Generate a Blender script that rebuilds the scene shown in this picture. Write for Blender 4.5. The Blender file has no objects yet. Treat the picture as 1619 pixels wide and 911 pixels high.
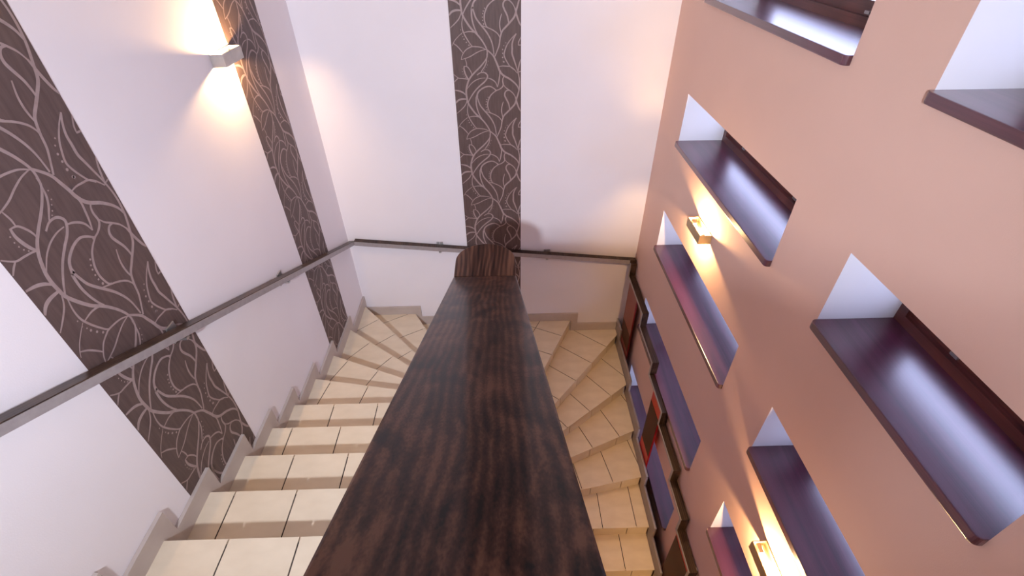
import bpy, bmesh, math, random
from mathutils import Matrix, Vector

# ------------------------------------------------------------------ camera, world, light, exposure
ZC = 5.7125                      # height of the lens above the lowest floor; geometry below is given relative to the lens
scn = bpy.context.scene
COL = scn.collection
scn.view_settings.view_transform = 'Standard'
scn.view_settings.look = 'None'
scn.view_settings.gamma = 1.0
scn.view_settings.use_curve_mapping = False
scn.view_settings.exposure = -0.46
scn.cycles.use_denoising = True
scn.cycles.max_bounces = 8
scn.cycles.diffuse_bounces = 5
scn.cycles.use_adaptive_sampling = True
scn.cycles.adaptive_threshold = 0.02
scn.cycles.sample_clamp_indirect = 6.0
scn.cycles.caustics_reflective = False
scn.cycles.caustics_refractive = False

cam_d = bpy.data.cameras.new('camera')
cam = bpy.data.objects.new('camera', cam_d)
COL.objects.link(cam)
cam_d.sensor_width = 36.0
cam_d.lens = 764.309 / 1619.0 * 36.0
cam_d.clip_start = 0.02
R = ((0.99964018, 0.0229071, 0.01395608), (-0.02514997, 0.61951044, 0.78458543), (-0.00932664, 0.78465411, -0.61986364))
cam.matrix_world = Matrix(((R[0][0], R[0][1], -R[0][2], 0), (R[1][0], R[1][1], -R[1][2], 0),
                           (R[2][0], R[2][1], -R[2][2], ZC), (0, 0, 0, 1)))
scn.camera = cam

SKY = (0.60, 0.64, 1.0)
SKY_STRENGTH = 12.0
LAMP_POWER = 54.0              # each wall sconce
SPOT_AT = (-0.55, -1.45, 0.25)   # ceiling spotlight over the upper landing, behind the viewer
SPOT_AIM = (-0.45, 4.0, -1.25)
SPOT_POWER = 980.0
world = bpy.data.worlds.new('daylight')
scn.world = world
world.use_nodes = True
bg = world.node_tree.nodes['Background']
bg.inputs[0].default_value = (*SKY, 1)
bg.inputs[1].default_value = SKY_STRENGTH

# ------------------------------------------------------------------ materials
def new_mat(name, rough=0.5, coat=0.0, metal=0.0, spec=0.5):
    m = bpy.data.materials.new(name)
    m.use_nodes = True
    b = m.node_tree.nodes['Principled BSDF']
    b.inputs['Roughness'].default_value = rough
    b.inputs['Metallic'].default_value = metal
    b.inputs['Specular IOR Level'].default_value = spec
    b.inputs['Coat Weight'].default_value = coat
    b.inputs['Coat Roughness'].default_value = 0.12
    return m, m.node_tree, b

def N(nt, kind, **kw):
    n = nt.nodes.new(kind)
    for k, v in kw.items():
        if k.startswith('i_'):
            n.inputs[k[2:].replace('_', ' ')].default_value = v
        else:
            setattr(n, k, v)
    return n

def ramp(nt, stops):
    r = N(nt, 'ShaderNodeValToRGB')
    e = r.color_ramp.elements
    e[0].position, e[0].color = stops[0][0], (*stops[0][1], 1)
    e[1].position, e[1].color = stops[-1][0], (*stops[-1][1], 1)
    for p, c in stops[1:-1]:
        x = e.new(p); x.color = (*c, 1)
    return r

def noise_mat(name, c1, c2, scale=4.0, rough=0.6, bump=0.0, bscale=200.0, stretch=(1, 1, 1), detail=4.0, **kw):
    m, nt, b = new_mat(name, rough, **kw)
    tc = N(nt, 'ShaderNodeTexCoord')
    mp = N(nt, 'ShaderNodeMapping'); mp.inputs['Scale'].default_value = stretch
    nt.links.new(tc.outputs['Object'], mp.inputs[0])
    n = N(nt, 'ShaderNodeTexNoise'); n.inputs['Scale'].default_value = scale; n.inputs['Detail'].default_value = detail
    nt.links.new(mp.outputs[0], n.inputs['Vector'])
    r = ramp(nt, [(0.3, c1), (0.7, c2)])
    nt.links.new(n.outputs['Fac'], r.inputs[0])
    nt.links.new(r.outputs[0], b.inputs['Base Color'])
    if bump:
        n2 = N(nt, 'ShaderNodeTexNoise'); n2.inputs['Scale'].default_value = bscale; n2.inputs['Detail'].default_value = 3
        nt.links.new(mp.outputs[0], n2.inputs['Vector'])
        bp = N(nt, 'ShaderNodeBump'); bp.inputs['Strength'].default_value = bump; bp.inputs['Distance'].default_value = 0.002
        nt.links.new(n2.outputs['Fac'], bp.inputs['Height'])
        nt.links.new(bp.outputs[0], b.inputs['Normal'])
    return m

def wood_mat(name, dark, mid, light, rough=0.3, bands=13.0, along=0.30, coat=0.35, coat_rough=0.15, fine=230.0, figure=14.0, spec=0.5, coat_ior=1.5):
    """stained timber, grain along Y: warped growth bands, broad stain clouds and fine pores"""
    m, nt, b = new_mat(name, rough, coat=coat, spec=spec)
    b.inputs['Coat Roughness'].default_value = coat_rough
    b.inputs['Coat IOR'].default_value = coat_ior
    tc = N(nt, 'ShaderNodeTexCoord')
    def mapped(sc):
        mp = N(nt, 'ShaderNodeMapping'); mp.inputs['Scale'].default_value = sc
        nt.links.new(tc.outputs['Object'], mp.inputs[0]); return mp
    w = N(nt, 'ShaderNodeTexWave', wave_type='BANDS', bands_direction='X', wave_profile='SIN')
    w.inputs['Scale'].default_value = bands; w.inputs['Distortion'].default_value = figure
    w.inputs['Detail'].default_value = 3.0; w.inputs['Detail Scale'].default_value = 0.28; w.inputs['Detail Roughness'].default_value = 0.55
    nt.links.new(mapped((1, along, 0.4)).outputs[0], w.inputs['Vector'])
    f = N(nt, 'ShaderNodeTexNoise'); f.inputs['Scale'].default_value = fine; f.inputs['Detail'].default_value = 6.0
    nt.links.new(mapped((1, 0.006, 1)).outputs[0], f.inputs['Vector'])
    c = N(nt, 'ShaderNodeTexNoise'); c.inputs['Scale'].default_value = 11.0; c.inputs['Detail'].default_value = 6.0; c.inputs['Distortion'].default_value = 1.1
    nt.links.new(mapped((1, 0.09, 1)).outputs[0], c.inputs['Vector'])
    def madd(x, k, add):
        n = N(nt, 'ShaderNodeMath', operation='MULTIPLY_ADD'); n.inputs[1].default_value = k
        nt.links.new(x, n.inputs[0])
        if add is None: n.inputs[2].default_value = 0.0
        else: nt.links.new(add, n.inputs[2])
        return n.outputs[0]
    v = madd(w.outputs['Fac'], 0.13, madd(f.outputs['Fac'], 0.30, madd(c.outputs['Fac'], 0.78, None)))
    r = ramp(nt, [(0.44, dark), (0.59, mid), (0.76, light)])
    nt.links.new(v, r.inputs[0])
    nt.links.new(r.outputs[0], b.inputs['Base Color'])
    bp = N(nt, 'ShaderNodeBump'); bp.inputs['Strength'].default_value = 0.06; bp.inputs['Distance'].default_value = 0.001
    nt.links.new(f.outputs['Fac'], bp.inputs['Height']); nt.links.new(bp.outputs[0], b.inputs['Normal'])
    return m

def emit_mat(name, col, strength):
    m = bpy.data.materials.new(name); m.use_nodes = True
    nt = m.node_tree; nt.nodes.clear()
    e = N(nt, 'ShaderNodeEmission'); e.inputs[0].default_value = (*col, 1); e.inputs[1].default_value = strength
    o = N(nt, 'ShaderNodeOutputMaterial'); nt.links.new(e.outputs[0], o.inputs[0])
    return m

def glass_mat(name):
    m = bpy.data.materials.new(name); m.use_nodes = True
    nt = m.node_tree; nt.nodes.clear()
    t = N(nt, 'ShaderNodeBsdfTransparent'); t.inputs[0].default_value = (0.95, 0.97, 0.98, 1)
    g = N(nt, 'ShaderNodeBsdfGlossy'); g.inputs['Roughness'].default_value = 0.02
    lw = N(nt, 'ShaderNodeLayerWeight'); lw.inputs[0].default_value = 0.5
    pw = N(nt, 'ShaderNodeMath', operation='POWER'); pw.inputs[1].default_value = 4.0
    nt.links.new(lw.outputs['Facing'], pw.inputs[0])
    f = N(nt, 'ShaderNodeMath', operation='MULTIPLY_ADD'); f.inputs[1].default_value = 0.6; f.inputs[2].default_value = 0.04
    nt.links.new(pw.outputs[0], f.inputs[0])
    x = N(nt, 'ShaderNodeMixShader'); o = N(nt, 'ShaderNodeOutputMaterial')
    nt.links.new(f.outputs[0], x.inputs[0]); nt.links.new(t.outputs[0], x.inputs[1]); nt.links.new(g.outputs[0], x.inputs[2])
    nt.links.new(x.outputs[0], o.inputs[0])
    return m

M = {}
M['white'] = noise_mat('white_wall_paint', (0.80, 0.762, 0.782), (0.835, 0.797, 0.817), 1.5, 0.85, bump=0.15, spec=0.2)
M['peach'] = noise_mat('peach_wall_paint', (0.73, 0.495, 0.405), (0.77, 0.525, 0.432), 1.5, 0.85, bump=0.15, spec=0.2)
M['reveal'] = noise_mat('reveal_white_paint', (0.80, 0.78, 0.79), (0.84, 0.82, 0.83), 2, 0.8, spec=0.2)
M['ceiling'] = noise_mat('ceiling_paint', (0.80, 0.79, 0.78), (0.83, 0.82, 0.81), 1.5, 0.9)
M['paper'] = noise_mat('dark_linen_wallpaper', (0.077, 0.048, 0.044), (0.115, 0.074, 0.066), 60, 0.55, bump=0.2, bscale=300, stretch=(1, 1, 0.12))
M['print'] = noise_mat('wallpaper_silver_print', (0.29, 0.215, 0.205), (0.35, 0.27, 0.26), 40, 0.5)
M['tile'] = noise_mat('cream_stair_tile', (0.66, 0.56, 0.42), (0.745, 0.645, 0.495), 5, 0.38, stretch=(1, 2.2, 1), bump=0.03, bscale=60)
M['grout'] = noise_mat('dark_grout', (0.035, 0.026, 0.022), (0.06, 0.045, 0.038), 40, 0.9)
M['skirt'] = noise_mat('cream_skirting_tile', (0.46, 0.395, 0.355), (0.53, 0.46, 0.415), 6, 0.45)
M['stringer'] = noise_mat('grey_stringer_tile', (0.30, 0.26, 0.24), (0.37, 0.325, 0.30), 6, 0.45)
M['cap'] = wood_mat('dark_walnut_cap', (0.010, 0.0050, 0.0048), (0.050, 0.0215, 0.0150), (0.135, 0.064, 0.041), 0.32, coat=0.20, coat_rough=0.10, spec=0.08)
M['rail'] = wood_mat('dark_rail_wood', (0.016, 0.009, 0.007), (0.035, 0.020, 0.014), (0.075, 0.045, 0.03), 0.35, bands=20, coat=0.1, spec=0.25)
M['sill'] = wood_mat('mahogany_sill_wood', (0.042, 0.005, 0.017), (0.070, 0.010, 0.028), (0.10, 0.02, 0.044), 0.33, bands=3.0, coat_ior=1.7, coat=1.0, coat_rough=0.27)
M['frame'] = wood_mat('mahogany_frame_wood', (0.07, 0.015, 0.013), (0.11, 0.026, 0.02), (0.16, 0.045, 0.034), 0.4)
M['fascia'] = noise_mat('satin_grey_metal', (0.36, 0.33, 0.335), (0.42, 0.39, 0.395), 30, 0.42, metal=0.35)
M['bracket'] = noise_mat('brushed_steel', (0.45, 0.44, 0.44), (0.55, 0.54, 0.54), 30, 0.35, metal=0.9)
M['red'] = noise_mat('red_lacquer', (0.55, 0.006, 0.006), (0.62, 0.010, 0.009), 3, 0.3, spec=0.3)
M['redbrown'] = noise_mat('red_brown_reflection', (0.055, 0.009, 0.004), (0.07, 0.013, 0.006), 3, 0.45, spec=0.15)  # colour of the dark reflection painted onto the guard panels
M['darkred'] = noise_mat('dark_red_lacquer', (0.20, 0.014, 0.012), (0.25, 0.020, 0.016), 3, 0.3, spec=0.3)
M['steel'] = noise_mat('satin_nickel', (0.50, 0.46, 0.42), (0.58, 0.54, 0.50), 20, 0.4, metal=0.8)
M['brass'] = noise_mat('satin_brass', (0.52, 0.40, 0.22), (0.60, 0.47, 0.27), 20, 0.38, metal=0.8)
M['bulb'] = emit_mat('lit_halogen_tube', (1.0, 0.80, 0.52), 60.0)
M['globe'] = emit_mat('lit_spot_lens', (0.93, 0.95, 1.0), 20.0)
M['glass'] = glass_mat('window_glass')
M['black'] = noise_mat('black_cable', (0.01, 0.01, 0.01), (0.02, 0.02, 0.02), 10, 0.5)

# ------------------------------------------------------------------ mesh helpers
ORG = {}
def tag(o, label=None, cat=None, group=None, kind=None):
    if label: o['label'] = label
    if cat: o['category'] = cat
    if group: o['group'] = group
    if kind: o['kind'] = kind
    return o

def empty(name, org, **kw):
    o = bpy.data.objects.new(name, None)
    o.empty_display_size = 0.1
    COL.objects.link(o)
    o.location = (org[0], org[1], org[2] + ZC)
    ORG[o.name] = tuple(org)
    return tag(o, **kw)

def obj(name, verts, faces, mats, parent=None, org=None, midx=None, smooth=False, bevel=0.0, fix=True, **kw):
    """one mesh object; verts are given relative to the lens, org is the object's base point"""
    if org is None:
        xs, ys, zs = zip(*verts)
        org = ((min(xs) + max(xs)) / 2, (min(ys) + max(ys)) / 2, min(zs))
    me = bpy.data.meshes.new(name)
    me.from_pydata([(v[0] - org[0], v[1] - org[1], v[2] - org[2]) for v in verts], [], faces)
    for m in (mats if isinstance(mats, (list, tuple)) else [mats]):
        me.materials.append(m)
    if midx:
        for p, i in zip(me.polygons, midx): p.material_index = i
    if fix or bevel:
        b = bmesh.new(); b.from_mesh(me)
        if fix: bmesh.ops.recalc_face_normals(b, faces=b.faces)
        if bevel:
            ed = [e for e in b.edges if len(e.link_faces) == 2 and e.calc_face_angle(0) > 0.5]
            bmesh.ops.bevel(b, geom=ed, offset=bevel, segments=2, affect='EDGES', profile=0.6)
        b.to_mesh(me); b.free()
    if smooth:
        for p in me.polygons: p.use_smooth = True
    o = bpy.data.objects.new(name, me)
    COL.objects.link(o)
    ORG[o.name] = tuple(org)
    if parent is not None:
        po = ORG[parent.name]
        o.parent = parent
        o.location = (org[0] - po[0], org[1] - po[1], org[2] - po[2])
    else:
        o.location = (org[0], org[1], org[2] + ZC)
    return tag(o, **kw)

BF = [(0, 1, 2, 3), (7, 6, 5, 4), (0, 4, 5, 1), (1, 5, 6, 2), (2, 6, 7, 3), (3, 7, 4, 0)]
def boxv(x0, x1, y0, y1, z0, z1):
    return [(x0, y0, z0), (x1, y0, z0), (x1, y1, z0), (x0, y1, z0), (x0, y0, z1), (x1, y0, z1), (x1, y1, z1), (x0, y1, z1)]
def box(name, b, mat, parent=None, **kw):
    return obj(name, boxv(*b), BF, mat, parent, **kw)

def prism(name, pts, d0, d1, mat, parent=None, axis='z', **kw):
    """closed polygon extruded along an axis; pts in the two other axes (x,y | y,z | x,z)"""
    def P(p, d):
        return {'z': (p[0], p[1], d), 'x': (d, p[0], p[1]), 'y': (p[0], d, p[1])}[axis]
    n = len(pts)
    v = [P(p, d0) for p in pts] + [P(p, d1) for p in pts]
    f = [tuple(range(n)), tuple(range(2 * n - 1, n - 1, -1))] + [(i, (i + 1) % n, n + (i + 1) % n, n + i) for i in range(n)]
    return obj(name, v, f, mat, parent, **kw)

def clip(poly, a, n, d):
    """keep the part of a plan polygon where (p-a).n >= d"""
    out = []
    for i in range(len(poly)):
        p, q = poly[i], poly[(i + 1) % len(poly)]
        sp = (p[0] - a[0]) * n[0] + (p[1] - a[1]) * n[1] - d
        sq = (q[0] - a[0]) * n[0] + (q[1] - a[1]) * n[1] - d
        if sp >= 0: out.append(p)
        if (sp >= 0) != (sq >= 0):
            t = sp / (sp - sq)
            out.append((p[0] + t * (q[0] - p[0]), p[1] + t * (q[1] - p[1])))
    return out
def area(poly):
    return 0.5 * abs(sum(poly[i][0] * poly[(i + 1) % len(poly)][1] - poly[(i + 1) % len(poly)][0] * poly[i][1] for i in range(len(poly))))

def sweep(name, path, w, h, side, mat, parent, zoff=(0, 0), **kw):
    """board with a rectangular section along a 3-D path; side = horizontal unit vector across the board"""
    v, f = [], []
    for p in path:
        for a, b in ((0, 0), (w, 0), (w, -h), (0, -h)):
            v.append((p[0] + side[0] * a, p[1] + side[1] * a, p[2] + b))
    n = len(path)
    for i in range(n - 1):
        for k in range(4):
            f.append((i * 4 + k, i * 4 + (k + 1) % 4, (i + 1) * 4 + (k + 1) % 4, (i + 1) * 4 + k))
    f += [(3, 2, 1, 0), tuple((n - 1) * 4 + k for k in range(4))]
    return obj(name, v, f, mat, parent, **kw)

# ------------------------------------------------------------------ measured layout (metres, relative to the lens)
XL, XR, YF, YB = -1.55, 1.36, 4.10, -2.30     # left / right / far / back wall faces
ZLOW, ZTOP = -5.7125, 1.55
XE = 1.27                                     # open edge of the lower flight
RISE = 0.1535
Z0 = -2.182                                   # tread A
def ztread(i): return Z0 - RISE * i
PCX, PCY, PR = -0.09, 2.33, 0.14              # spine wall: centre line, end centre, half thickness
def arc(deg): return (PCX + PR * math.cos(math.radians(deg)), PCY + PR * math.sin(math.radians(deg)))

# leaf print of the wallpaper: (line width, points (u across, v up)) for one repeat, and dots
CURVES=[(0.0133,[(0.5065,0.0978),(0.5023,0.0715),(0.4658,0.0414),(0.4015,0.0035),(0.3211,-0.0347),(0.2556,-0.0695),(0.2127,-0.105),(0.1839,-0.149),(0.1719,-0.1815),(0.1717,-0.2145),(0.1795,-0.2479),(0.1801,-0.256),(0.1953,-0.2814),(0.2424,-0.3244),(0.3023,-0.3681),(0.3565,-0.3948),(0.4108,-0.4261),(0.4649,-0.4667),(0.5031,-0.5076),(0.5112,-0.535),(0.506,-0.5624)]),
(0.0080,[(0.5023,0.0715),(0.497,0.0526),(0.4876,0.0297),(0.4626,0.003),(0.43,-0.02),(0.4036,-0.0401)]),
(0.0106,[(0.3456,-0.0585),(0.3895,-0.0431),(0.4283,-0.0387),(0.4666,-0.0418),(0.4926,-0.0538),(0.5031,-0.0677),(0.49,-0.0874),(0.4531,-0.1111),(0.3883,-0.1387),(0.3225,-0.1706),(0.2718,-0.203),(0.2286,-0.2358),(0.2063,-0.2565),(0.1929,-0.2687)]),
(0.0064,[(0.1858,-0.1653),(0.2492,-0.1254),(0.3222,-0.0979),(0.4012,-0.0835),(0.4711,-0.0813)]),
(0.0085,[(0.5021,-0.0816),(0.5405,-0.0871),(0.5862,-0.1002),(0.6239,-0.1206),(0.6442,-0.1511)]),
(0.0138,[(0.5028,-0.5121),(0.5592,-0.5377),(0.6036,-0.5634),(0.6311,-0.5961),(0.6615,-0.6358),(0.6757,-0.6592),(0.7052,-0.6868),(0.7507,-0.7089),(0.8276,-0.7313),(0.8972,-0.76),(0.9439,-0.7886),(0.9713,-0.8215)]),
(0.0090,[(0.672,-0.0143),(0.6858,-0.0496),(0.6764,-0.0851),(0.6629,-0.1209),(0.6441,-0.1531)]),
(0.0074,[(0.669,0.0013),(0.7228,0.0066),(0.7839,0.005),(0.8374,0.0018),(0.8908,-0.0161),(0.9444,-0.0478)]),
(0.0085,[(0.9304,-0.4047),(0.8605,-0.4394),(0.802,-0.479),(0.7678,-0.5193),(0.7534,-0.5489),(0.7632,-0.5716),(0.7925,-0.6023),(0.8374,-0.6373),(0.8907,-0.661)]),
(0.0117,[(0.9304,-0.4047),(0.8933,-0.4397),(0.8722,-0.4752),(0.8717,-0.5113),(0.8711,-0.5461),(0.8918,-0.5803),(0.9217,-0.6264),(0.956,-0.6811)]),
(0.0095,[(1.0003,0.0561),(0.9768,0.0219),(0.9614,-0.0167),(0.956,-0.0401)]),
(0.0064,[(1.003,-0.0346),(0.9598,-0.0409)]),
(0.0122,[(0.9521,-0.0361),(0.9714,-0.0797),(0.9792,-0.1237),(0.9713,-0.1764),(0.9515,-0.2174),(0.9314,-0.2506),(0.9274,-0.2587),(0.9031,-0.2922),(0.8463,-0.3258),(0.789,-0.3554),(0.7395,-0.381),(0.7184,-0.4027),(0.7006,-0.4378),(0.6864,-0.4823),(0.6512,-0.5272),(0.6202,-0.5636)]),
(0.0095,[(0.6049,-0.1793),(0.6603,-0.1736),(0.7082,-0.1577),(0.7325,-0.1377),(0.726,-0.1054),(0.7347,-0.0816),(0.7545,-0.0699)]),
(0.0117,[(0.6247,-0.1774),(0.5749,-0.1566),(0.5207,-0.1459),(0.4496,-0.1534),(0.3851,-0.1732),(0.3476,-0.1954),(0.3245,-0.2283),(0.3174,-0.2363),(0.3146,-0.2867),(0.33,-0.3338),(0.3581,-0.3774),(0.3841,-0.4038)]),
(0.0106,[(0.3419,-0.1975),(0.3404,-0.2285),(0.3329,-0.224),(0.3459,-0.2533),(0.3738,-0.2958),(0.4266,-0.3347),(0.4882,-0.3743),(0.5345,-0.4097),(0.5728,-0.4499),(0.5952,-0.4904),(0.6085,-0.5497)]),
(0.0095,[(0.6525,-0.1736),(0.5883,-0.1935),(0.5393,-0.2178),(0.5053,-0.2509),(0.4915,-0.2757),(0.4889,-0.3096),(0.5103,-0.3485),(0.5377,-0.3608)]),
(0.0074,[(0.434,-0.3426),(0.5216,-0.3594),(0.5936,-0.3753),(0.6574,-0.3977),(0.6891,-0.42),(0.6981,-0.4378)]),
(0.0074,[(0.7389,-0.1357),(0.771,-0.1583),(0.8255,-0.1792),(0.8803,-0.2044),(0.9235,-0.2422)]),
(0.0117,[(0.8295,-0.1792),(0.7861,-0.1809),(0.7579,-0.1971),(0.7532,-0.2198),(0.7684,-0.2407),(0.7761,-0.2489),(0.8071,-0.2829),(0.8223,-0.317),(0.8251,-0.3364)]),
(0.0085,[(0.7291,-0.2695),(0.7058,-0.3117),(0.7003,-0.3459),(0.7072,-0.3764),(0.72,-0.4027)]),
(0.0117,[(0.9117,-0.2295),(0.9235,-0.2503),(0.9432,-0.2884),(0.9753,-0.3313),(1.0037,-0.3532)]),
(0.0074,[(1.0048,-0.4231),(0.9687,-0.4583),(0.9588,-0.4851)]),
(0.0074,[(0.9555,-0.4841),(1.0051,-0.4846)]),
(0.0117,[(0.1657,0.0113),(0.1619,-0.0177),(0.1771,-0.0491),(0.2006,-0.077),(0.2221,-0.0911)]),
(0.0074,[(0.1616,0.0094),(0.2107,0.0051),(0.2461,-0.0184),(0.2664,-0.0421),(0.2696,-0.0618)]),
(0.0064,[(0.2033,0.0071),(0.2026,0.0321),(0.1876,0.0627)]),
(0.0074,[(0.1298,-0.5826),(0.1506,-0.5496),(0.2046,-0.5137),(0.2729,-0.494),(0.3063,-0.4898),(0.3886,-0.4929),(0.4458,-0.5002),(0.4985,-0.5143)]),
(0.0069,[(0.1282,-0.5826),(0.1978,-0.5731),(0.266,-0.56),(0.3431,-0.5378),(0.4193,-0.5204),(0.4945,-0.512)]),
(0.0080,[(0.1918,-0.2771),(0.1736,-0.3281),(0.1764,-0.3713),(0.2006,-0.4065),(0.2374,-0.4422),(0.2828,-0.4783),(0.3144,-0.4912)]),
(0.0074,[(0.1901,-0.3923),(0.2681,-0.3852),(0.3325,-0.3902),(0.3801,-0.4038)]),
(0.0048,[(0.174,-0.3909),(0.1182,-0.4144),(0.0657,-0.4405),(0.0293,-0.4668),(0.0136,-0.4846)]),
(0.0074,[(0.0312,-0.4646),(0.0843,-0.4853),(0.1302,-0.5129),(0.1622,-0.536)]),
(0.0069,[(0.0038,-0.0496),(0.069,-0.0778),(0.1302,-0.0823),(0.1916,-0.0868),(0.2255,-0.0951)]),
(0.0069,[(0.069,-0.0778),(0.036,-0.0915),(0.0039,-0.1092)]),
(0.0117,[(0.0044,-0.1719),(0.0702,-0.1786),(0.1235,-0.1914),(0.1681,-0.2124)]),
(0.0138,[(0.0022,-0.2754),(0.0437,-0.2526),(0.1007,-0.2427),(0.184,-0.2435)]),
(0.0074,[(0.179,-0.2518),(0.1418,-0.2936),(0.0898,-0.323),(0.0082,-0.3588)]),
]
DOTS=[(0.0030,[(0.1362,-0.0098),(0.1356,-0.0312),(0.1424,-0.0489),(0.1558,-0.0647),(0.1758,-0.0768),(0.523,0.0447),(0.5071,0.0161),(0.4869,0.0009),(0.4663,-0.0164),(0.4462,-0.0279)]),
(0.0043,[(0.4987,-0.2317),(0.4774,-0.2503),(0.4682,-0.2671),(0.4624,-0.2902),(0.4647,-0.3115)]),
(0.0056,[(0.4749,-0.3352)]),
(0.0033,[(0.1519,-0.3732),(0.154,-0.4016),(0.1746,-0.4194)]),
(0.0053,[(0.1888,-0.4372),(0.219,-0.4598),(0.2537,-0.4803)]),
(0.0036,[(0.7817,-0.4676),(0.7522,-0.4875)]),
(0.0049,[(0.7347,-0.5144),(0.7338,-0.5418)]),
(0.0062,[(0.7327,-0.5717),(0.75,-0.6043)]),
(0.0062,[(0.7431,0.0391)]),
]

# ------------------------------------------------------------------ the room shell
box('floor', (XL, XR, YB, YF, ZLOW - 0.2, ZLOW), M['tile'], kind='structure', label='cream tiled floor at the foot of the stairwell')
box('ceiling', (XL - 0.2, XR + 0.46, YB - 0.2, YF + 0.2, ZTOP, ZTOP + 0.2), M['ceiling'], kind='structure', label='white ceiling above the stairwell')
box('wall_left', (XL - 0.2, XL, YB - 0.2, YF + 0.2, ZLOW - 0.2, ZTOP), M['white'], kind='structure', label='tall white plaster wall with two dark wallpaper stripes')
box('wall_far', (XL, XR + 0.46, YF, YF + 0.2, ZLOW - 0.2, ZTOP), M['white'], kind='structure', label='white far wall with one dark wallpaper stripe above the winding steps')
box('wall_back', (XL, XR + 0.46, YB - 0.2, YB, ZLOW - 0.2, ZTOP), M['white'], kind='structure', label='white wall behind the upper landing')
box('floor_upper', (XL, XR, YB, -0.505, ztread(-5) - 0.22, ztread(-5)), M['tile'], kind='structure', label='cream tiled upper landing at the head of the stairs')

# right wall with its deep window recesses
SILLS = [-0.465, -1.43, -2.385, -3.335, -4.29]
OPEN_H = 0.35
NICHES = [(1.98, 3.59, s) for s in SILLS] + [(0.60, 1.54, s) for s in SILLS[:4]]
XO = 1.82
def wall_right():
    ys = sorted({YB} | {YF} | {n[0] for n in NICHES} | {n[1] for n in NICHES})
    zs = sorted({ZLOW - 0.2, ZTOP} | {n[2] for n in NICHES} | {n[2] + OPEN_H for n in NICHES})
    v, f, mi = [], [], []
    def quad(a, b, c, d, m):
        k = len(v); v.extend([a, b, c, d]); f.append((k, k + 1, k + 2, k + 3)); mi.append(m)
    def hole(y, z): return any(n[0] < y < n[1] and n[2] < z < n[2] + OPEN_H for n in NICHES)
    for y0, y1 in zip(ys, ys[1:]):
        for z0, z1 in zip(zs, zs[1:]):
            if hole((y0 + y1) / 2, (z0 + z1) / 2): continue
            quad((XR, y0, z0), (XR, y0, z1), (XR, y1, z1), (XR, y1, z0), 0)
            quad((XO, y0, z0), (XO, y1, z0), (XO, y1, z1), (XO, y0, z1), 0)
    for y0, y1, z0 in NICHES:
        z1 = z0 + OPEN_H
        quad((XR, y0, z0), (XR, y1, z0), (XO, y1, z0), (XO, y0, z0), 1)
        quad((XR, y0, z1), (XO, y0, z1), (XO, y1, z1), (XR, y1, z1), 1)
        quad((XR, y0, z0), (XO, y0, z0), (XO, y0, z1), (XR, y0, z1), 1)
        quad((XR, y1, z0), (XR, y1, z1), (XO, y1, z1), (XO, y1, z0), 1)
    obj('wall_right', v, f, [M['peach'], M['reveal']], midx=mi, fix=False, kind='structure',
        label='tall peach wall pierced by rows of deep narrow window recesses')
wall_right()

ROWNAME = ['top', 'second', 'third', 'fourth', 'lowest']
def window(k, y0, y1, zs, label):
    w = empty('window_%d' % k, (1.74, (y0 + y1) / 2, zs), kind='structure', label=label)
    r = 0.022
    pts = [(XO - 0.1, y0), (XO - 0.1, y1)]
    for a in range(0, 91, 18):
        pts.append((1.33 + r - r * math.sin(math.radians(a)), y1 - r + r * math.cos(math.radians(a))))
    for a in range(0, 91, 18):
        pts.append((1.33 + r - r * math.cos(math.radians(a)), y0 + r - r * math.sin(math.radians(a))))
    prism('window_sill', pts, zs - 0.036, zs + 0.002, M['sill'], w, bevel=0.004)
    z1 = zs + OPEN_H
    def ring(name, x0, x1, ya, yb, za, zb, bot, side, top, mat, par, z_lift=0.0):
        v = []
        for x in (x0, x1):
            v += [(x, ya, za), (x, yb, za), (x, yb, zb), (x, ya, zb), (x, ya + side, za + bot), (x, yb - side, za + bot), (x, yb - side, zb - top), (x, ya + side, zb - top)]
        f = []
        for i in range(4):
            j = (i + 1) % 4
            f += [(i, j, 4 + j, 4 + i), (8 + i, 12 + i, 12 + j, 8 + j), (i, 8 + i, 8 + j, j), (4 + i, 4 + j, 12 + j, 12 + i)]
        return obj(name, v, f, mat, par)
    fr = ring('window_frame', 1.695, 1.79, y0 + .001, y1 - .001, zs + .002, z1 - .001, 0.045, 0.045, 0.04, M['frame'], w)
    sh = ring('sash', 1.722, 1.765, y0 + .046, y1 - .046, zs + .047, z1 - .041, 0.062, 0.055, 0.05, M['frame'], w)
    box('pane', (1.741, 1.747, y0 + .10, y1 - .10, zs + .108, z1 - .09), M['glass'], sh)
    n = 2 if y1 - y0 > 1.2 else 1
    for i in range(n):
        yc = y1 - (0.32 + i * 0.75) * (1 if n == 2 else 0.9)
        box('latch', (1.712, 1.722, yc - 0.018, yc + 0.018, zs + .055, zs + .068), M['bracket'], sh)
    # daylight enters here: portal that guides sampling of the sky
    ld = bpy.data.lights.new('window_portal', 'AREA'); ld.shape = 'RECTANGLE'; ld.size = y1 - y0; ld.size_y = OPEN_H
    ld.cycles.is_portal = True
    lo = bpy.data.objects.new('window_portal', ld); COL.objects.link(lo)
    lo.matrix_world = Matrix.Translation((XO + 0.005, (y0 + y1) / 2, zs + OPEN_H / 2 + ZC)) @ Matrix(((0, 0, 1, 0), (1, 0, 0, 0), (0, 1, 0, 0), (0, 0, 0, 1)))
for k, (y0, y1, zs) in enumerate(NICHES):
    row = SILLS.index(zs)
    far = y0 > 1.6
    window(k + 1, y0, y1, zs, '%s window recess with dark mahogany sill in the %s column of the peach wall' % (ROWNAME[row], 'far' if far else 'near'))

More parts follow.
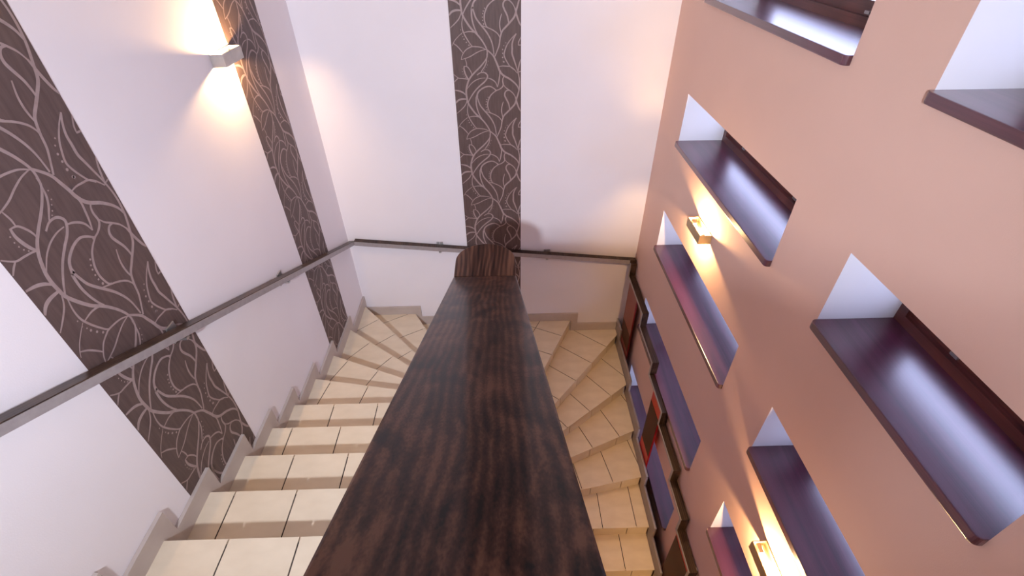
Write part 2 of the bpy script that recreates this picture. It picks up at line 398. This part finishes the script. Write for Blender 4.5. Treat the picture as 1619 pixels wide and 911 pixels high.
# ------------------------------------------------------------------ staircase
# nosing lines, one for each tread: (index, outer end, inner end at the spine wall)
XS, YS = XL + 0.002, YF - 0.002
XI_L, XI_R = PCX - PR, PCX + PR
LINES = {}
for i, y in zip(range(-5, 5), (-0.505, -0.20, 0.105, 0.41, 0.715, 1.02, 1.33, 1.635, 1.935, 2.24)):
    LINES[i] = ((XS, y), (XI_L, y))
LINES[5] = ((XS, 2.622), arc(165))
LINES[6] = ((XS, 3.03), arc(130))
LINES[7] = ((XS, 3.53), arc(118))
LINES[8] = ((XS, 4.07), arc(104))
LINES[9] = ((-1.015, YS), arc(92))
LINES[10] = ((0.74, YS), arc(80))
LINES[11] = ((XE, 3.99), arc(62))
LINES[12] = ((XE, 3.385), arc(45))
LINES[13] = ((XE, 2.915), arc(28))
LINES[14] = ((XE, 2.497), (XI_R, 2.265))
for i in range(15, 23):
    y = 2.09 - 0.3045 * (i - 15)
    LINES[i] = ((XE, y), (XI_R, y))
JOINT = {4: (-1.245, 2.24), 5: (-1.40, 2.597), 6: (-1.383, 2.967), 7: (-1.303, 3.334), 8: (-1.353, 3.826), 9: (-0.89, 3.838),
         10: (0.605, 3.838), 11: (1.096, 3.817), 12: (1.069, 3.25), 13: (1.108, 2.856), 14: (0.989, 2.449), 15: (1.156, 2.09), 16: (1.011, 1.786)}
for i in range(-5, 4): JOINT[i] = ((-1.245 if i % 2 == 0 else -1.40), LINES[i][0][1])
for i in range(17, 23): JOINT[i] = ((1.156 if i % 2 else 1.011), LINES[i][0][1])
TILE, GAP = 0.3125, 0.007

stair = empty('staircase', (0.0, 1.0, ZLOW), label='winding staircase of cream tiled steps turning around the wooden capped spine wall', cat='staircase')
random.seed(4)
for i in range(-4, 23):
    (ao, ai), (bo, bi) = LINES[i - 1], LINES[i]
    # the tread runs on a little under the riser above it
    pt = (ai[0] - ao[0], ai[1] - ao[1]); pl = math.hypot(*pt); pn = (-pt[1] / pl, pt[0] / pl)
    if pn[0] * (bo[0] + bi[0] - ao[0] - ai[0]) + pn[1] * (bo[1] + bi[1] - ao[1] - ai[1]) > 0: pn = (-pn[0], -pn[1])
    back = 0.024
    ai = (ai[0] + pn[0] * back, ai[1] + pn[1] * back)
    if ao[1] >= YS - 0.001: ao = (ao[0] + back / pn[0], ao[1])
    else: ao = (ao[0], ao[1] + back / pn[1])
    poly = [ao]
    if i == 9: poly.append((XS, YS))
    if i == 11: poly.append((XE, YS))
    poly += [bo, bi]
    if 5 <= i <= 14:                                  # inner edge follows the rounded end of the spine
        a1 = math.degrees(math.atan2(bi[1] - PCY, bi[0] - PCX)); a0 = math.degrees(math.atan2(ai[1] - PCY, ai[0] - PCX))
    poly.append(ai)
    z, zn = ztread(i), ztread(i + 1)
    dx, dy = bi[0] - bo[0], bi[1] - bo[1]
    L = math.hypot(dx, dy); t = (dx / L, dy / L)
    n = (-t[1], t[0])
    mid = ((ao[0] + ai[0]) / 2 - bo[0], (ao[1] + ai[1]) / 2 - bo[1])
    if mid[0] * n[0] + mid[1] * n[1] < 0: n = (-n[0], -n[1])     # n points uphill
    body = clip(poly, bo, n, 0.022)
    low = max(z - 0.30, ZLOW)
    st = prism('step', body, low, z - 0.003, M['grout'], stair)
    # tread tiles
    j = JOINT[i]
    s0 = (j[0] - bo[0]) * t[0] + (j[1] - bo[1]) * t[1]
    k0 = math.floor((0 - s0) / TILE) - 3
    k1 = math.ceil((L - s0) / TILE) + 4
    ncuts = [(-1, TILE), (TILE, 9)] if i == 10 else [(-1, 9)]
    for k in range(k0, k1):
        strip = clip(clip(poly, bo, t, s0 + k * TILE + GAP / 2), bo, (-t[0], -t[1]), -(s0 + (k + 1) * TILE - GAP / 2))
        if len(strip) < 3 or area(strip) < 0.0008: continue
        for na, nb in ncuts:
            p = clip(clip(strip, bo, n, na + (GAP / 2 if na > 0 else 0)), bo, (-n[0], -n[1]), -(nb - (GAP / 2 if nb < 5 else 0)))
            if len(p) < 3 or area(p) < 0.0008: continue
            prism('tread_tile', p, z - 0.012, z, M['tile'], st)
    # riser tiles
    k = 0
    s = -0.12
    while s < L:
        a, b = max(s, 0.0) + GAP / 2, min(s + TILE, L) - GAP / 2
        s += TILE
        if b - a < 0.02: continue
        q = [(bo[0] + t[0] * u + n[0] * d, bo[1] + t[1] * u + n[1] * d) for u, d in ((a, 0.012), (b, 0.012), (b, 0.0219), (a, 0.0219))]
        prism('riser_tile', q, zn + 0.001, z - 0.017, M['tile'], st)

# stepped skirting
SH, SE, ST = 0.105, 0.075, 0.02
bl = empty('baseboard_left', (XL, 1.5, ztread(8)), kind='structure', label='stepped cream skirting along the left wall')
for i in range(-4, 9):
    yp, yc, z = LINES[i - 1][0][1] + SE, LINES[i][0][1], ztread(i)
    ye = min(yc + SE, YF - 0.001)
    if ye - yp < 0.02: continue
    pts = [(yp, z), (yc, z), (yc, ztread(i + 1)), (ye, ztread(i + 1)), (ye, z + SH), (yp, z + SH)] if ye > yc + .02 else [(yp, z), (ye, z), (ye, z + SH), (yp, z + SH)]
    prism('skirting_tile', pts, XL + 0.0015, XL + ST, M['skirt'], bl, axis='x')
bf = empty('baseboard_far', (0, YF, ztread(11)), kind='structure', label='stepped cream skirting along the far wall')
for i, xp, xc in ((9, XL + ST, -1.015), (10, -1.015 + SE, 0.74), (11, 0.74 + SE, XE - 0.001)):
    z = ztread(i); xe = xc + SE
    pts = [(xp, z), (xc, z), (xc, ztread(i + 1)), (xe, ztread(i + 1)), (xe, z + SH), (xp, z + SH)] if i < 11 else [(xp, z), (xc, z), (xc, z + SH), (xp, z + SH)]
    prism('skirting_tile', pts, YF - ST, YF - 0.0015, M['skirt'], bf, axis='y')
br = empty('baseboard_right', (XE, 2.0, ztread(20)), kind='structure', label='stepped grey stringer edging the open side of the lower flight')
SHR, SER = 0.155, 0.09
for i in range(11, 22):
    yp, yc, z = (LINES[i - 1][0][1] - SER if i > 11 else YF - 0.001), LINES[i][0][1], ztread(i)
    if yp - yc < 0.0: yp = yc
    pts = [(yp, z - 0.05), (yc, z - 0.05), (yc, ztread(i + 1) - 0.05), (yc - SER, ztread(i + 1) - 0.05), (yc - SER, z + SHR), (yp, z + SHR)]
    prism('stringer_tile', pts, XE + 0.001, XE + 0.021, M['stringer'], br, axis='x', bevel=0.0015)

# ------------------------------------------------------------------ spine wall and its wooden cap
def ccx(y): return -0.067 - 0.0233 * (y - 0.241)
SL = 0.5288
YC0, ZCAP = 2.172, -1.626
def zcap(y): return ZCAP + SL * max(YC0 - y, 0)
YN = -0.60
CT = 0.038
def spine():
    v, f = [], []
    prof = [(YN, PR)] + [(YC0 - 0.02, PR)] + [(PCY, PR)]
    ring = [(PCX - PR, YN), (PCX - PR, YC0), (PCX - PR, PCY)]
    ring += [arc(a) for a in range(170, 5, -10)]
    ring += [(PCX + PR, PCY), (PCX + PR, YC0), (PCX + PR, YN)]
    nn = len(ring)
    zf = lambda p: zcap(p[1]) - CT - 0.001
    v = [(p[0], p[1], ZLOW) for p in ring] + [(p[0], p[1], zf(p)) for p in ring]
    f = [(i, (i + 1) % nn, nn + (i + 1) % nn, nn + i) for i in range(nn)]
    f.append((nn, nn + 1, 2 * nn - 2, 2 * nn - 1))
    f.append(tuple(nn + i for i in range(1, nn - 1)))
    f.append(tuple(range(nn)))
    obj('wall_middle', v, f, M['white'], kind='structure', label='white spine wall between the two flights, hidden below the wooden cap')
spine()
cap = empty('parapet_cap', (-0.09, 2.33, ZCAP - CT), label='long dark walnut board sloping down the middle between the two flights', cat='parapet cap')
HW = 0.175
def capboard():
    n = 14
    v, f = [], []
    for k in range(n + 1):
        y = YN + (YC0 - 0.0015 - YN) * k / n
        c = ccx(y); z = zcap(y)
        v += [(c - HW, y, z), (c + HW, y, z), (c + HW, y, z - CT), (c - HW, y, z - CT)]
    for k in range(n):
        for q in range(4):
            f.append((k * 4 + q, k * 4 + (q + 1) % 4, k * 4 + 4 + (q + 1) % 4, k * 4 + 4 + q))
    f += [(3, 2, 1, 0), tuple(n * 4 + q for q in range(4))]
    obj('sloping_board', v, f, M['cap'], cap, bevel=0.005)
    c = ccx(YC0)
    pts = [(c - HW, YC0), (c + HW, YC0), (c + HW, PCY)]
    pts += [(c + HW * math.cos(math.radians(a)), PCY + HW * math.sin(math.radians(a))) for a in range(5, 180, 5)]
    pts.append((c - HW, PCY))
    prism('rounded_end_board', pts, ZCAP - CT, ZCAP, M['cap'], cap, bevel=0.005)
capboard()

# ------------------------------------------------------------------ wallpaper stripes
def smooth_curve(pts, sub=6):
    out = []
    P = [pts[0]] + list(pts) + [pts[-1]]
    for i in range(1, len(P) - 2):
        p0, p1, p2, p3 = P[i - 1], P[i], P[i + 1], P[i + 2]
        for s in range(sub):
            t = s / sub
            out.append(tuple(0.5 * (2 * p1[k] + (p2[k] - p0[k]) * t + (2 * p0[k] - 5 * p1[k] + 4 * p2[k] - p3[k]) * t * t
                                    + (3 * p1[k] - p0[k] - 3 * p2[k] + p3[k]) * t ** 3) for k in range(2)))
    out.append(tuple(pts[-1]))
    return out

def wallpaper(wid, phase, zbot, place, normal, label, base):
    """wid: strip width; zbot(u): where the strip ends above the steps; place(u, z, d): point in the room, d proud of the wall"""
    w = empty('wallpaper_strip', base, label=label, cat='wallpaper', group='dark leaf patterned wallpaper stripes')
    # paper: columns follow the stepped skirting at the foot
    us = sorted({0.0, wid} | {u for u in zbot['cuts'] if 0 < u < wid})
    v, f = [], []
    top = ZTOP - 0.002
    for a, b in zip(us, us[1:]):
        zb = zbot['f']((a + b) / 2)
        k = len(v)
        v += [place(a, zb, 0.0012), place(b, zb, 0.0012), place(b, top, 0.0012), place(a, top, 0.0012),
              place(a, zb, 0.0002), place(b, zb, 0.0002), place(b, top, 0.0002), place(a, top, 0.0002)]
        f += [tuple(k + q for q in fc) for fc in BF]
    obj('paper', v, f, M['paper'], w, fix=True)
    v, f = [], []
    PER = 0.6410
    def ok(u, z): return -0.01 < u < wid + 0.01 and zbot['f'](min(max(u, 0.001), wid - 0.001)) + 0.01 < z < top
    cl = lambda u: min(max(u, 0.0005), wid - 0.0005)
    nrep = int((top + 6) / PER) + 2
    level = 0
    for rep in range(-10, 12):
        zo = phase + rep * PER
        if zo < -5 or zo > top + 1: continue
        for ci, (cw, pts) in enumerate(CURVES):
            pp = smooth_curve([(u * wid, z + zo) for u, z in pts])
            d = 0.0016 + 0.00002 * ci + 0.00001 * (rep % 2)
            for a in range(len(pp) - 1):
                p, q = pp[a], pp[a + 1]
                if not (ok(*p) and ok(*q)): continue
                def offs(i):
                    s, e = pp[max(i - 1, 0)], pp[min(i + 1, len(pp) - 1)]
                    tx, tz = e[0] - s[0], e[1] - s[1]
                    l = math.hypot(tx, tz) or 1
                    fr = i / (len(pp) - 1)
                    ww = cw * 0.5 * (0.62 + 0.48 * math.sin(math.pi * min(max(fr, 0.06), 0.94)))
                    return -tz / l * ww, tx / l * ww
                o1, o2 = offs(a), offs(a + 1)
                k = len(v)
                v += [place(cl(p[0] + o1[0]), p[1] + o1[1], d), place(cl(q[0] + o2[0]), q[1] + o2[1], d),
                      place(cl(q[0] - o2[0]), q[1] - o2[1], d), place(cl(p[0] - o1[0]), p[1] - o1[1], d)]
                f.append((k, k + 1, k + 2, k + 3))
        for r, pts in DOTS:
            for u, z in pts:
                c = (u * wid, z + zo)
                if not ok(*c) or not (r < c[0] < wid - r): continue
                k = len(v)
                v += [place(c[0] + r * math.cos(a * math.pi / 4), c[1] + r * math.sin(a * math.pi / 4), 0.0015) for a in range(8)]
                f.append(tuple(range(k, k + 8)))
    obj('leaf_print', v, f, M['print'], w, fix=False, label='silver pink line print of curling leaves and dots')
    return w

def left_bot(ya, yb):
    ys = [LINES[i][0][1] for i in range(-4, 9)]
    def fn(u):
        y = ya + u
        i = next((k for k in range(-4, 9) if y < LINES[k][0][1]), 9)
        return ztread(i) + 0.002
    return {'cuts': [y - ya for y in ys], 'f': fn}
def far_bot(xa):
    return {'cuts': [], 'f': lambda u: ztread(10) + 0.002}
PL = lambda ya: (lambda u, z, d: (XL + d, ya + u, z))
PF = lambda xa: (lambda u, z, d: (xa + u, YF - d, z))
wallpaper(0.540, -0.79, left_bot(1.2545, 1.795), PL(1.2545), 'x', 'wide dark brown leaf wallpaper stripe on the left wall nearest the viewer', (XL, 1.52, ztread(3)))
wallpaper(0.513, -0.5445, left_bot(3.06, 3.573), PL(3.06), 'x', 'dark leaf wallpaper stripe behind the lit sconce on the left wall', (XL, 3.31, ztread(7)))
wallpaper(0.540, -1.0, far_bot(-0.3745), PF(-0.3745), 'y', 'dark leaf wallpaper stripe on the far wall behind the rounded board end', (-0.1, YF, ztread(10)))

# ------------------------------------------------------------------ handrail around three walls
rail = empty('handrail', (XL, 2.5, -2.0), label='dark wooden handrail with grey face running round three walls and stepping down the right', cat='handrail')
def zl(y): return -1.186 - 0.4455 * (y - 0.946)
def zf_(x): return -2.652 - 0.1075 * (x + 0.61)
YR = 4.027
RH = 0.042
sweep('rail_board', [(XL + 0.022, y, zl(y)) for y in (-0.45, 4.07)], 0.053, RH, (1, 0), M['rail'], rail, bevel=0.002)
sweep('rail_face', [(XL + 0.0752, y, zl(y) - 0.004) for y in (-0.45, 4.027)], 0.004, RH - 0.004, (1, 0), M['fascia'], rail)
sweep('rail_board', [(x, YR + 0.004, zf_(x)) for x in (XL + 0.08, 1.352)], 0.053, 0.048, (0, 1), M['rail'], rail, bevel=0.002)
sweep('rail_face', [(x, YR - 0.0005, zf_(x) - 0.003) for x in (XL + 0.08, 1.286)], 0.004, 0.044, (0, 1), M['fascia'], rail)
RS = [(3.99, -3.03), (3.395, -3.19), (2.92, -3.345), (2.497, -3.50), (2.063, -3.65), (1.745, -3.815), (1.44, -3.968), (1.135, -4.12), (0.83, -4.275)]
top = [(YR + 0.002, -2.885)]
zc = -2.885
for y, z in RS:
    top += [(y, zc), (y, z)]
    zc = z
top.append((0.55, zc))
T = 0.026
under = [(p[0] + T, p[1] - T) for p in top]
under[0] = (YR + 0.002, top[0][1] - T); under[-1] = (top[-1][0], top[-1][1] - T)
prism('rail_board', top + under[::-1], 1.292, 1.350, M['rail'], rail, axis='x')
ft = [(p[0] + 0.002, p[1] - 0.002) for p in top]; ft[0] = (YR + .002, top[0][1] - .002); ft[-1] = (top[-1][0], top[-1][1] - 0.002)
prism('rail_face', ft + under[::-1], 1.288, 1.2918, M['fascia'], rail, axis='x')
def bracket_left(y):
    z = zl(y)
    box('bracket', (XL + 0.0025, XL + 0.010, y - 0.03, y + 0.03, z - 0.075, z + 0.018), M['bracket'], rail, bevel=0.002)
    box('bracket', (XL + 0.010, XL + 0.06, y - 0.012, y + 0.012, z - RH - 0.026, z - RH - 0.012), M['bracket'], rail)
for y in (1.672, 2.691, 0.66): bracket_left(y)
for x in (-0.644, 0.433):
    z = zf_(x)
    for s in (-0.018, 0.018):
        box('bracket', (x + s - 0.014, x + s + 0.014, YF - 0.012, YF - 0.002, z - 0.08, z + 0.022), M['bracket'], rail, bevel=0.002)
    box('bracket', (x - 0.012, x + 0.012, YF - 0.06, YF - 0.012, z - 0.075, z - 0.06), M['bracket'], rail)
for y, z in ((2.10, -3.50), (1.47, -3.815), (3.43, -3.03)):
    box('bracket', (1.345, XR - 0.001, y - 0.02, y + 0.02, z - 0.05, z - 0.03), M['bracket'], rail)
    box('bracket', (1.3502, XR - 0.001, y - 0.012, y + 0.012, z - 0.03, z - 0.008), M['bracket'], rail)

# red guard panels between stringer and stepped rail
def guard(y0, y1, z0, z1, c0, c1, label, mat='red'):
    g = box('guard_panel', (1.2935, 1.309, y0, y1, z0, z1), M[mat], bevel=0.0015, label=label, cat='panel', group='red guard panels under the stepped rail')
    box('dark_reflection', (1.2915, 1.2934, y0 + 0.002, y1 - 0.004, c0, c1), M['redbrown'], g, label='dark reflection in the panel middle, put in as a red brown plate')  # dark reflection in the glossy red, put in as a thin brown sheet
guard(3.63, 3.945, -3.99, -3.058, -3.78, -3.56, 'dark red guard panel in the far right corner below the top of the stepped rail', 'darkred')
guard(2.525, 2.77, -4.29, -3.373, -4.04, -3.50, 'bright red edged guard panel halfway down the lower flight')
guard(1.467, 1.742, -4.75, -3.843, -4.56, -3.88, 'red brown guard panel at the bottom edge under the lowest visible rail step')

# ------------------------------------------------------------------ wall sconces
def sconce(side, y0, y1, z0, z1, depth, mat, label):
    """open-topped metal box throwing light up and down; side = +1 on the right wall, -1 on the left"""
    xw = XR if side > 0 else XL
    X = lambda d: xw - side * d
    s = empty('wall_sconce', (xw, (y0 + y1) / 2, z0), label=label, cat='lamp', group='box wall sconces')
    t = 0.004
    def bx(name, d0, d1, ya, yb, za, zb, m, par, **kw):
        a, b = sorted((X(d0), X(d1)))
        return box(name, (a, b, ya, yb, za, zb), m, par, **kw)
    bx('back_plate', 0.001, 0.006, y0, y1, z0, z1, mat, s)
    bx('front_plate', depth - t, depth, y0, y1, z0, z1, mat, s)
    bx('side_plate', 0.006, depth - t, y0, y0 + t, z0, z1, mat, s)
    bx('side_plate', 0.006, depth - t, y1 - t, y1, z0, z1, mat, s)
    zc, xc = (z0 + z1) / 2, X(depth * 0.52)
    n = 10
    v = [(xc + 0.006 * math.cos(a * 2 * math.pi / n), y, zc + 0.006 * math.sin(a * 2 * math.pi / n)) for y in (y0 + 0.05, y1 - 0.05) for a in range(n)]
    f = [(a, (a + 1) % n, n + (a + 1) % n, n + a) for a in range(n)] + [tuple(range(n)), tuple(range(2 * n - 1, n - 1, -1))]
    b = obj('bulb', v, f, M['bulb'], s, label='glowing warm halogen tube')
    for a, c in ((y0 + t, y0 + 0.05), (y1 - 0.05, y1 - t)):
        bx('lamp_holder', depth * 0.52 - 0.011, depth * 0.52 + 0.011, a, c, zc - 0.011, zc + 0.011, M['steel'], s)
    ld = bpy.data.lights.new('sconce_light', 'POINT')
    ld.energy = LAMP_POWER; ld.color = (1.0, 0.60, 0.27); ld.shadow_soft_size = 0.012
    lo = bpy.data.objects.new('sconce_light', ld); COL.objects.link(lo)
    lo.parent = s
    lo.location = (X(depth * 0.52 + 0.02) - xw, 0, zc - z0)
sconce(-1, 2.827, 3.055, -0.671, -0.605, 0.073, M['steel'], 'lit satin steel box sconce on the left wall beside a wallpaper stripe')
sconce(1, 2.655, 2.905, -1.766, -1.702, 0.082, M['brass'], 'lit brass box sconce on the peach wall between two far window recesses')
sconce(1, 0.90, 1.15, -2.725, -2.657, 0.080, M['brass'], 'lit brass box sconce at the bottom edge below the near window recesses')
sconce(1, 0.28, 0.53, -3.70, -3.635, 0.080, M['brass'], 'lit brass box sconce low on the peach wall under the nearest recesses')

# spotlight over the upper landing (behind the viewer)
def spotlight():
    at, aim = Vector(SPOT_AT), Vector(SPOT_AIM)
    d = (aim - at).normalized()
    s = empty('ceiling_spotlight', (at.x, at.y, at.z), label='white metal spotlight hanging from the ceiling over the upper landing', cat='lamp')
    u = d.cross(Vector((0, 0, 1))).normalized(); w = d.cross(u)
    n = 24
    def ringv(dist, r): return [tuple(at + d * dist + (u * math.cos(2 * math.pi * k / n) + w * math.sin(2 * math.pi * k / n)) * r) for k in range(n)]
    prof = [(-0.16, 0.040), (-0.15, 0.065), (-0.08, 0.09), (0.02, 0.155), (0.02, 0.150), (-0.05, 0.105), (-0.10, 0.08)]
    v, f = [], []
    for q in prof: v += ringv(*q)
    for k in range(len(prof) - 1):
        f += [(k * n + a, k * n + (a + 1) % n, (k + 1) * n + (a + 1) % n, (k + 1) * n + a) for a in range(n)]
    f += [tuple(range(n))[::-1], tuple((len(prof) - 1) * n + a for a in range(n))]
    obj('housing', v, f, M['steel'], s, fix=True)
    obj('lens', ringv(-0.03, 0.115), [tuple(range(n))], M['globe'], s, fix=False)
    top = at - d * 0.13
    box('stem', (top.x - 0.008, top.x + 0.008, top.y - 0.008, top.y + 0.008, top.z + 0.03, ZTOP - 0.03), M['steel'], s)
    box('ceiling_rose', (top.x - 0.05, top.x + 0.05, top.y - 0.05, top.y + 0.05, ZTOP - 0.03, ZTOP), M['steel'], s, bevel=0.006)
    ld = bpy.data.lights.new('spot_beam', 'SPOT')
    ld.energy = SPOT_POWER; ld.color = (0.82, 0.865, 1.0); ld.shadow_soft_size = 0.09
    ld.spot_size = math.radians(100); ld.spot_blend = 1.0
    lo = bpy.data.objects.new('spot_beam', ld); COL.objects.link(lo)
    lo.parent = s
    lo.location = d * 0.16
    lo.rotation_euler = d.to_track_quat('-Z', 'Y').to_euler()
spotlight()
